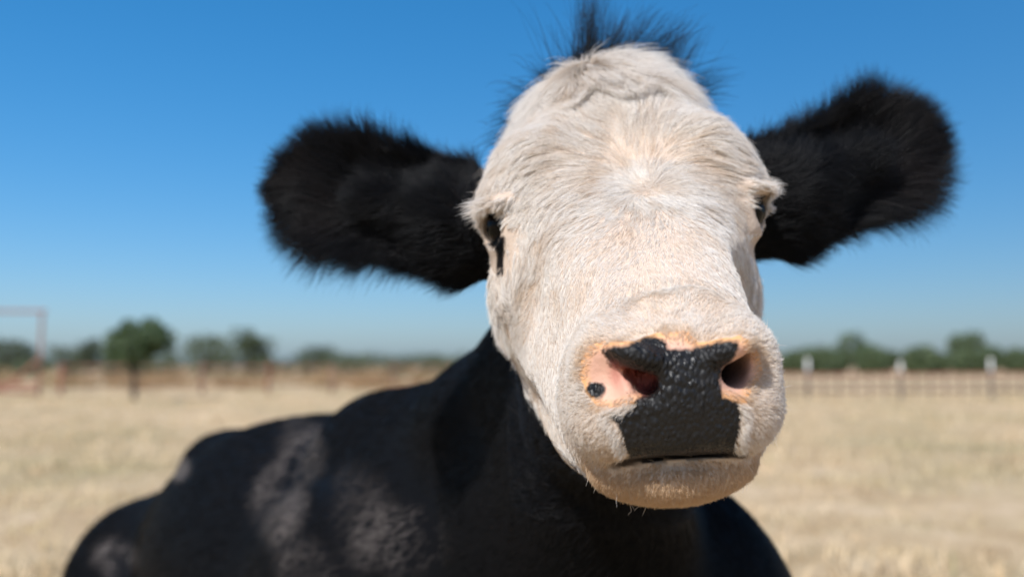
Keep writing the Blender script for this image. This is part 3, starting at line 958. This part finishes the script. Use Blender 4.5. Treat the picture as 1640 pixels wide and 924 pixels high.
def face_fur():
    bald = np.maximum(sstep(-.10, .0, pad), sstep(.12, .55, pink)*np.where((FV[:, 0] > 1030) & (FV[:, 0] < 1150), .3, 1))
    eyeb = np.zeros(len(V))
    for s in (-1, 1):
        eyeb = np.maximum(eyeb, sstep(.0245, .0225, np.linalg.norm(HP-np.array([s*.108, .835, .1335]), axis=1)))
    crease = sstep(.0040, .0020, np.abs(hz+.0570+1.5*(hx-.004)**2+.12*(hy-.61)))*(np.abs(hx) < .075)*(hy < .66)
    w = (white > 0)*(1-np.clip(bald+eyeb+crease+2.0*tmw, 0, 1))
    for s in (-1, 1):
        w = w*(1+2.5*sstep(.055, .035, np.linalg.norm(HP-np.array([s*.1105, .8415, .1395]), axis=1)))
    near = 1.0*(FFWD[None]@NRM.T)[0]
    w = w*np.clip(.35+.65*sstep(-.5, .2, near), 0, 1)
    w = w*(1+5.0*np.exp(-((hx-.013)**2+(S_UP-.208)**2)/.018**2)+.8*np.exp(-((hx-.010)/.008)**2)*sstep(.2, .22, S_UP))
    n = 240000
    f = scatter(w, n, 21)
    P, N = f(V), unit(f(NRM))
    x, y, z, s = hcoords(P)
    fore = sstep(.13, .22, s); lockm = sstep(.325, .35, s)
    mz = sstep(.705, .675, y)*sstep(.060, .042, s)
    L = .0105+.0145*fore+.014*lockm
    L = L*(1-mz)+.0058*mz
    chin = sstep(-.060, -.068, z)*(y < .74); L = L*(1-chin)+.006*chin
    eye_d = np.minimum(np.linalg.norm(np.stack([x-.1105, y-.8415, z-.1335], 1), axis=1), np.linalg.norm(np.stack([x+.1105, y-.8415, z-.1335], 1), axis=1))
    L = L*(np.where(z > .134, .36, .15)+np.where(z > .134, .64, .85)*sstep(.027, .058, eye_d))
    L = L*np.where(z < .133, .55+.45*sstep(.026, .050, eye_d), 1.0)
    lift = .12-.02*fore+.08*lockm+.34*mz
    lift = lift*(.35+.65*sstep(.024, .05, eye_d))
    k = 6
    g = np.random.default_rng(2)
    # separately grown: forehead locks clump strongly, the bridge lies smooth
    pts = np.zeros((n, k, 3))
    zone = np.where(fore > .35, 0, np.where(mz > .5, 2, 1))
    for zn, cl, sw, cu, ji in ((0, ((.013, .26), (.006, .42)), (.060, .36), .18, .045), (1, ((.006, .28),), (.05, .22), .03, .05), (2, ((.004, .35),), (.02, .3), .0, .22)):
        m = zone == zn
        pts[m] = grow(P[m], N[m], face_field, L[m], lift[m], k, ji, cl, sw, cu, 31+zn)
    tone = np.clip(g.normal(.05, .12, n)+.25*np.clip(snoise(P, .045), 0, 1), 0, .7)
    lk = clump_pull(P, .006, 37.0)[1][:, 1]
    tone = np.clip(tone+.24*sstep(.62, 1.0, lk)*(.8+.2*fore), 0, .8)
    pk = f(pink)
    tone = np.maximum(tone, sstep(-.30, .05, pk)*g.uniform(.35, .95, n))
    L[pk > .0] *= .7
    tone = np.clip(tone+.35*mz*sstep(-.005, -.045, z)*g.uniform(.3, 1.0, n), 0, 1)
    chin_stain_shade = sstep(-.055, -.075, z)*(y < .72)  # chin: tan staining, with the muzzle's shade put into the tone too
    tone = np.clip(tone+chin_stain_shade*g.uniform(.55, 1.1, n), 0, 1)
    hair_object("face_fur", pts, taper(k, .00021, .2), tone, M['hair_white'])
    # whiskery dark fringe hairs along the nose pad's edge
    wv = sstep(-.16, -.05, pad)*sstep(.10, -.02, pad)*(pink < .1)*(FV[:, 1] > 560)*(FV[:, 1] < 722)*frontm
    f = scatter(wv, 1500, 23)
    P, N = f(V), unit(f(NRM))
    pts = grow(P, N, face_field, np.full(len(P), .007), np.full(len(P), .6), 5, .2, ((.004, .2),), (.02, .3), 0, 51)
    hair_object("muzzle_fuzz", pts, taper(5, .00014), np.random.default_rng(1).uniform(0, .25, len(P)), M['hair_white'])
face_fur()

def whiskers():
    g = np.random.default_rng(67)
    wv = HEADM*(V[:, 1] < .70)*(hz < .02)*(pad < -.15)*(pink < -.1)*(white > 0)*(np.abs(hx) > .02)
    f = scatter(wv*1.0, 26, 65)
    P, N = f(V), unit(f(NRM))
    pts = grow(P, N, face_field, np.full(len(P), .012), np.full(len(P), .9), 7, .25, ((.02, .0),), (.03, .2), .2, 66)
    hair_object("whiskers", pts, taper(7, .00015, .3), g.uniform(0, .3, len(P)), M['hair_white'])
whiskers()

def whorl_fur():
    w = np.exp(-((hx-.013)**2+(S_UP-.208)**2)/.008**2)*HEADM*(white > 0)*(V[:, 1] < .9)
    n = 500
    f = scatter(w*(w > .1), n, 27)
    P, N = f(V), unit(f(NRM))
    g = np.random.default_rng(28)
    rd = g.normal(0, 1, (n, 3))
    pts = grow(P, N, lambda p: face_field(p)*.35+rd*.8, np.full(n, .010), np.full(n, .2), 6, .1, ((.004, .4),), (.03, .3), .1, 57)
    hair_object("whorl_fur", pts, taper(6, .0002), np.clip(g.normal(.3, .15, n), 0, .8), M['hair_white'])
whorl_fur()

def tear_stain():
    f = scatter(tm*1.0, 900, 25)
    P, N = f(V), unit(f(NRM))
    pts = grow(P, N, face_field, np.full(len(P), .008), np.full(len(P), .14), 5, .14, ((.005, .3),), (.02, .3), 0, 53)
    hair_object("tear_stain_fur", pts, taper(5, .00019), np.zeros(len(P)), M['hair_black'])
tear_stain()

def forelock():
    g = np.random.default_rng(41)
    w = HEADM*(white > -.5)*sstep(.365, .385, S_UP)*sstep(.455, .44, S_UP)*sstep(.085, .06, np.abs(hx+.01))
    n = 9000
    f = scatter(w, n, 43)
    P, N = f(V), unit(f(NRM))
    def fld(p):
        x, y, z, s = hcoords(p)
        return ((x+.018)*20.0)[:, None]*FX-FUP[None]
    x, y, z, s = hcoords(P)
    L = .050-.10*np.abs(x+.018)*0
    pts = grow(P, N, fld, np.full(n, .052), np.full(n, .26), 8, .05, ((.011, .45), (.005, .55)), (.07, .30), .22, 45, np.full(n, .02))
    hair_object("forelock", pts, taper(8, .00019), np.clip(g.normal(.08, .10, n)+.25*np.clip(snoise(P, .03), 0, 1), 0, .7), M['hair_white'])
forelock()

def eyelashes():
    g = np.random.default_rng(61)
    for s in (-1, 1):
        for nm, n, zc, L, up in (("upper_lashes", 360 if s < 0 else 240, .1510, .025 if s < 0 else .017, -.22),):
            a = g.uniform(-.95, .85, n)
            base = np.stack([s*(.113+.013*np.cos(a)+g.normal(0, .002, n)), .829+.021*np.sin(a)+g.normal(0, .002, n), np.full(n, zc)+g.normal(0, .0032, n)], 1)
            P = from_head(base)
            d = np.stack([s*(1.0+0*a), -.12+.55*np.sin(a)+g.normal(0, .12, n), up+g.normal(0, .16, n)], 1)
            d = head_dir(unit(d))
            k = 6
            pts = np.zeros((n, k, 3)); pts[:, 0] = P-d*.003
            Ls = L*g.uniform(.5, 1.15, n)
            for i in range(1, k):
                d2 = unit(d+np.array([0, 0, -.10 if nm[0] == 'u' else .05])*i/k+vnoise(pts[:, i-1], .012)*.12)
                pts[:, i] = pts[:, i-1]+d2*(Ls/(k-1))[:, None]
            hair_object(nm, pts, taper(k, .00020, .15), np.clip(g.normal(.15, .15, n), 0, .8), M['hair_white'])
eyelashes()

def ear_fur():
    g = np.random.default_rng(71)
    for e in EARS:
        q = V-e['o']; uu = q@e['u']; vv = q@e['v']
        m = (ear_m > .5) & (np.sign(hx) == e['side'])
        n = 40000
        rim = sstep(.55, 1.0, np.abs(vv)/(e['hw']*ear_leaf(np.clip(uu/e['L'], 0, .97))+1e-4))
        tip = sstep(.8, 1.0, uu/e['L'])
        f = scatter(m*(1+1.2*rim+1.2*tip), n, 73+e['side'])
        P, N = f(V), unit(f(NRM))
        t = ((P-e['o'])@e['u'])/e['L']; vr = ((P-e['o'])@e['v'])/e['hw']
        def field(p, e=e):
            qq = p-e['o']; tt = (qq@e['u'])/e['L']; v = (qq@e['v'])/e['hw']
            return e['u'][None]*(.75+.6*sstep(.6, 1, tt))[:, None]+e['v'][None]*(np.sign(v)*np.abs(v)**1.4*.95)[:, None]
        L = .022+.014*sstep(.5, 1, np.abs(vr))+.006*sstep(.2, .6, t)
        L = L+.008*sstep(-.5, -.95, vr)*sstep(-.05, .2, t)
        front = (N@e['n'] > .2)
        L = L*np.where(front, 1.15, 1.0)
        pts = grow(P, N, field, L, .17+.10*front, 6, .13, ((.010, .40), (.005, .3)), (.05, .30), .10, 75)
        tone = np.clip(g.normal(.02, .08, n)+front*.18*np.clip(snoise(P, .07)+.2, 0, 1)*sstep(.3, .7, t), 0, 1)
        o = hair_object("ear_fur", pts, taper(6, .00017, .15), tone, M['hair_black'])
ear_fur()

def poll_tuft():
    g = np.random.default_rng(81)
    # short black coat on the back and sides of the head
    w = HEADM*(white < .2)*(V[:, 1] < 1.02)
    n = 26000
    f = scatter(w*1.0, n, 83)
    P, N = f(V), unit(f(NRM))
    def fld(p): return np.tile(np.array([[0, 1.0, .15]]), (len(p), 1))
    x, y, z, s = hcoords(P)
    top = sstep(.36, .42, s)
    pts = grow(P, N, fld, .016+.016*top, .3+.5*top, 5, .22, ((.010, .4),), (.03, .35), .1, 85)
    hair_object("head_fur", pts, taper(5, .00022), np.clip(g.normal(.03, .06, n), 0, .4), M['hair_black'])
    # long wind-blown hairs standing on the poll: locks gathered into spikes
    pts_all = []
    locks = []
    for (px, py, dx, dz, L, m, sp) in ((934, 78, .02, 1.0, .066, 170, .005), (946, 74, .10, 1.0, .055, 90, .006), (975, 68, .35, .9, .040, 130, .007), (1000, 68, .62, .75, .045, 120, .006),
                                  (1018, 72, .85, .55, .050, 110, .006), (1030, 76, .80, .60, .044, 80, .007), (1046, 82, .95, .22, .034, 70, .006), (962, 72, .30, 1.0, .035, 80, .008), (990, 66, .05, 1.0, .030, 50, .010),
                                  (1086, 104, .62, .75, .040, 110, .007), (1092, 112, .95, .25, .036, 120, .007), (1076, 96, .55, .9, .044, 50, .006), (1098, 118, .9, -.05, .026, 80, .007),
                                  (912, 88, -.35, 1.0, .030, 36, .010), (880, 100, -.8, .5, .013, 50, .012), (850, 120, -1.0, .1, .014, 60, .010), (836, 140, -1.0, -.15, .016, 110, .010),
                                  (820, 165, -1.0, -.3, .012, 110, .010), (806, 190, -.9, -.5, .010, 100, .012), (905, 92, -.5, .9, .05, 8, .012)):
        c = at(px, py+10, .945)
        hv = V[HEADM]; c0 = c; c = hv[np.argmin(((hv-c)**2).sum(1))]          # rooted in the skin
        L = L+.75*np.linalg.norm(c0-c)+.006
        m = int(m*1.35)
        m = int(m*.62)+4
        base = c+g.normal(0, sp*1.4, (m, 3))*np.array([1, 1.2, .5])
        tipd = unit(np.array([[dx, .06, dz]]))
        k = 8
        pts = np.zeros((m, k, 3)); pts[:, 0] = base-np.array([0, 0, .006])
        Ls = 1.45*L*g.uniform(.35, 1.15, m)
        jit = g.normal(0, .16, (m, 3)); bend = g.normal(0, .35, (m, 1))
        for i in range(1, k):
            t = i/(k-1)
            d = unit(np.array([[dx*.35, .1, max(dz, .3)]])*(1-t)+tipd*t*1.3+jit+bend*t*t*np.array([[dz, 0, -dx]]))
            pts[:, i] = pts[:, i-1]+d*(Ls/(k-1))[:, None]
        sub = g.integers(0, 6, m)
        for q in range(6):
            mm = sub == q
            if mm.sum() < 2: continue
            cq = pts[mm].mean(0, keepdims=True)
            ww = np.linspace(0, 1, k)[None, :, None]**1.2*.5
            pts[mm] = pts[mm]*(1-ww)+cq*ww
        pts_all.append(pts)
    pts = np.concatenate(pts_all)
    hair_object("poll_tuft", pts, taper(8, .00016, .25), np.clip(g.normal(.02, .05, len(pts)), 0, .3), M['hair_black'])
poll_tuft()

def body_fur():
    g = np.random.default_rng(91)
    w = (~HEADM)*(ear_m < .5)*sstep(.05, .25, V[:, 2])
    w = w*(1+2.5*sstep(1.7, 1.1, V[:, 1]))
    n = 120000
    f = scatter(w, n, 93)
    P, N = f(V), unit(f(NRM))
    def fld(p): return np.tile(np.array([[-.50, .62, -.55]]), (len(p), 1))
    far = sstep(1.2, 2.2, P[:, 1])
    pts = grow(P, N, fld, .020+.012*far, np.full(n, .07), 4, .06, ((.02, .12),), (.6, .18), 0, 95)
    # sheen painted as pale hair colour along the shoulder and flank
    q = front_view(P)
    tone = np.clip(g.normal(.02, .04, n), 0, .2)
    painted_sheen = np.zeros(n)
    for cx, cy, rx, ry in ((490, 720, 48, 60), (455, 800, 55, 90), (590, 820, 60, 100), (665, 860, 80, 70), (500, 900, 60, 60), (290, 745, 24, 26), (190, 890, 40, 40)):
        painted_sheen = np.maximum(painted_sheen, sstep(1.3, .4, np.hypot((q[:, 0]-cx)/rx, (q[:, 1]-cy)/ry)))
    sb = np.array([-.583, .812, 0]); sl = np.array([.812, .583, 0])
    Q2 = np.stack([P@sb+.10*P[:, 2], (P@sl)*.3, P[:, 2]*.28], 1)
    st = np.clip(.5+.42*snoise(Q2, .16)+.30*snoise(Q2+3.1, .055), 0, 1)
    tone = np.clip(tone*.5+0.60*sstep(.12, .95, painted_sheen*(.42+.58*st)), 0, 1)
    rad = np.broadcast_to(taper(4, .00035)[None], (n, 4))*(1+1.0*far[:, None])
    hair_object("body_fur", pts, rad, tone, M['hair_sheen'])
body_fur()
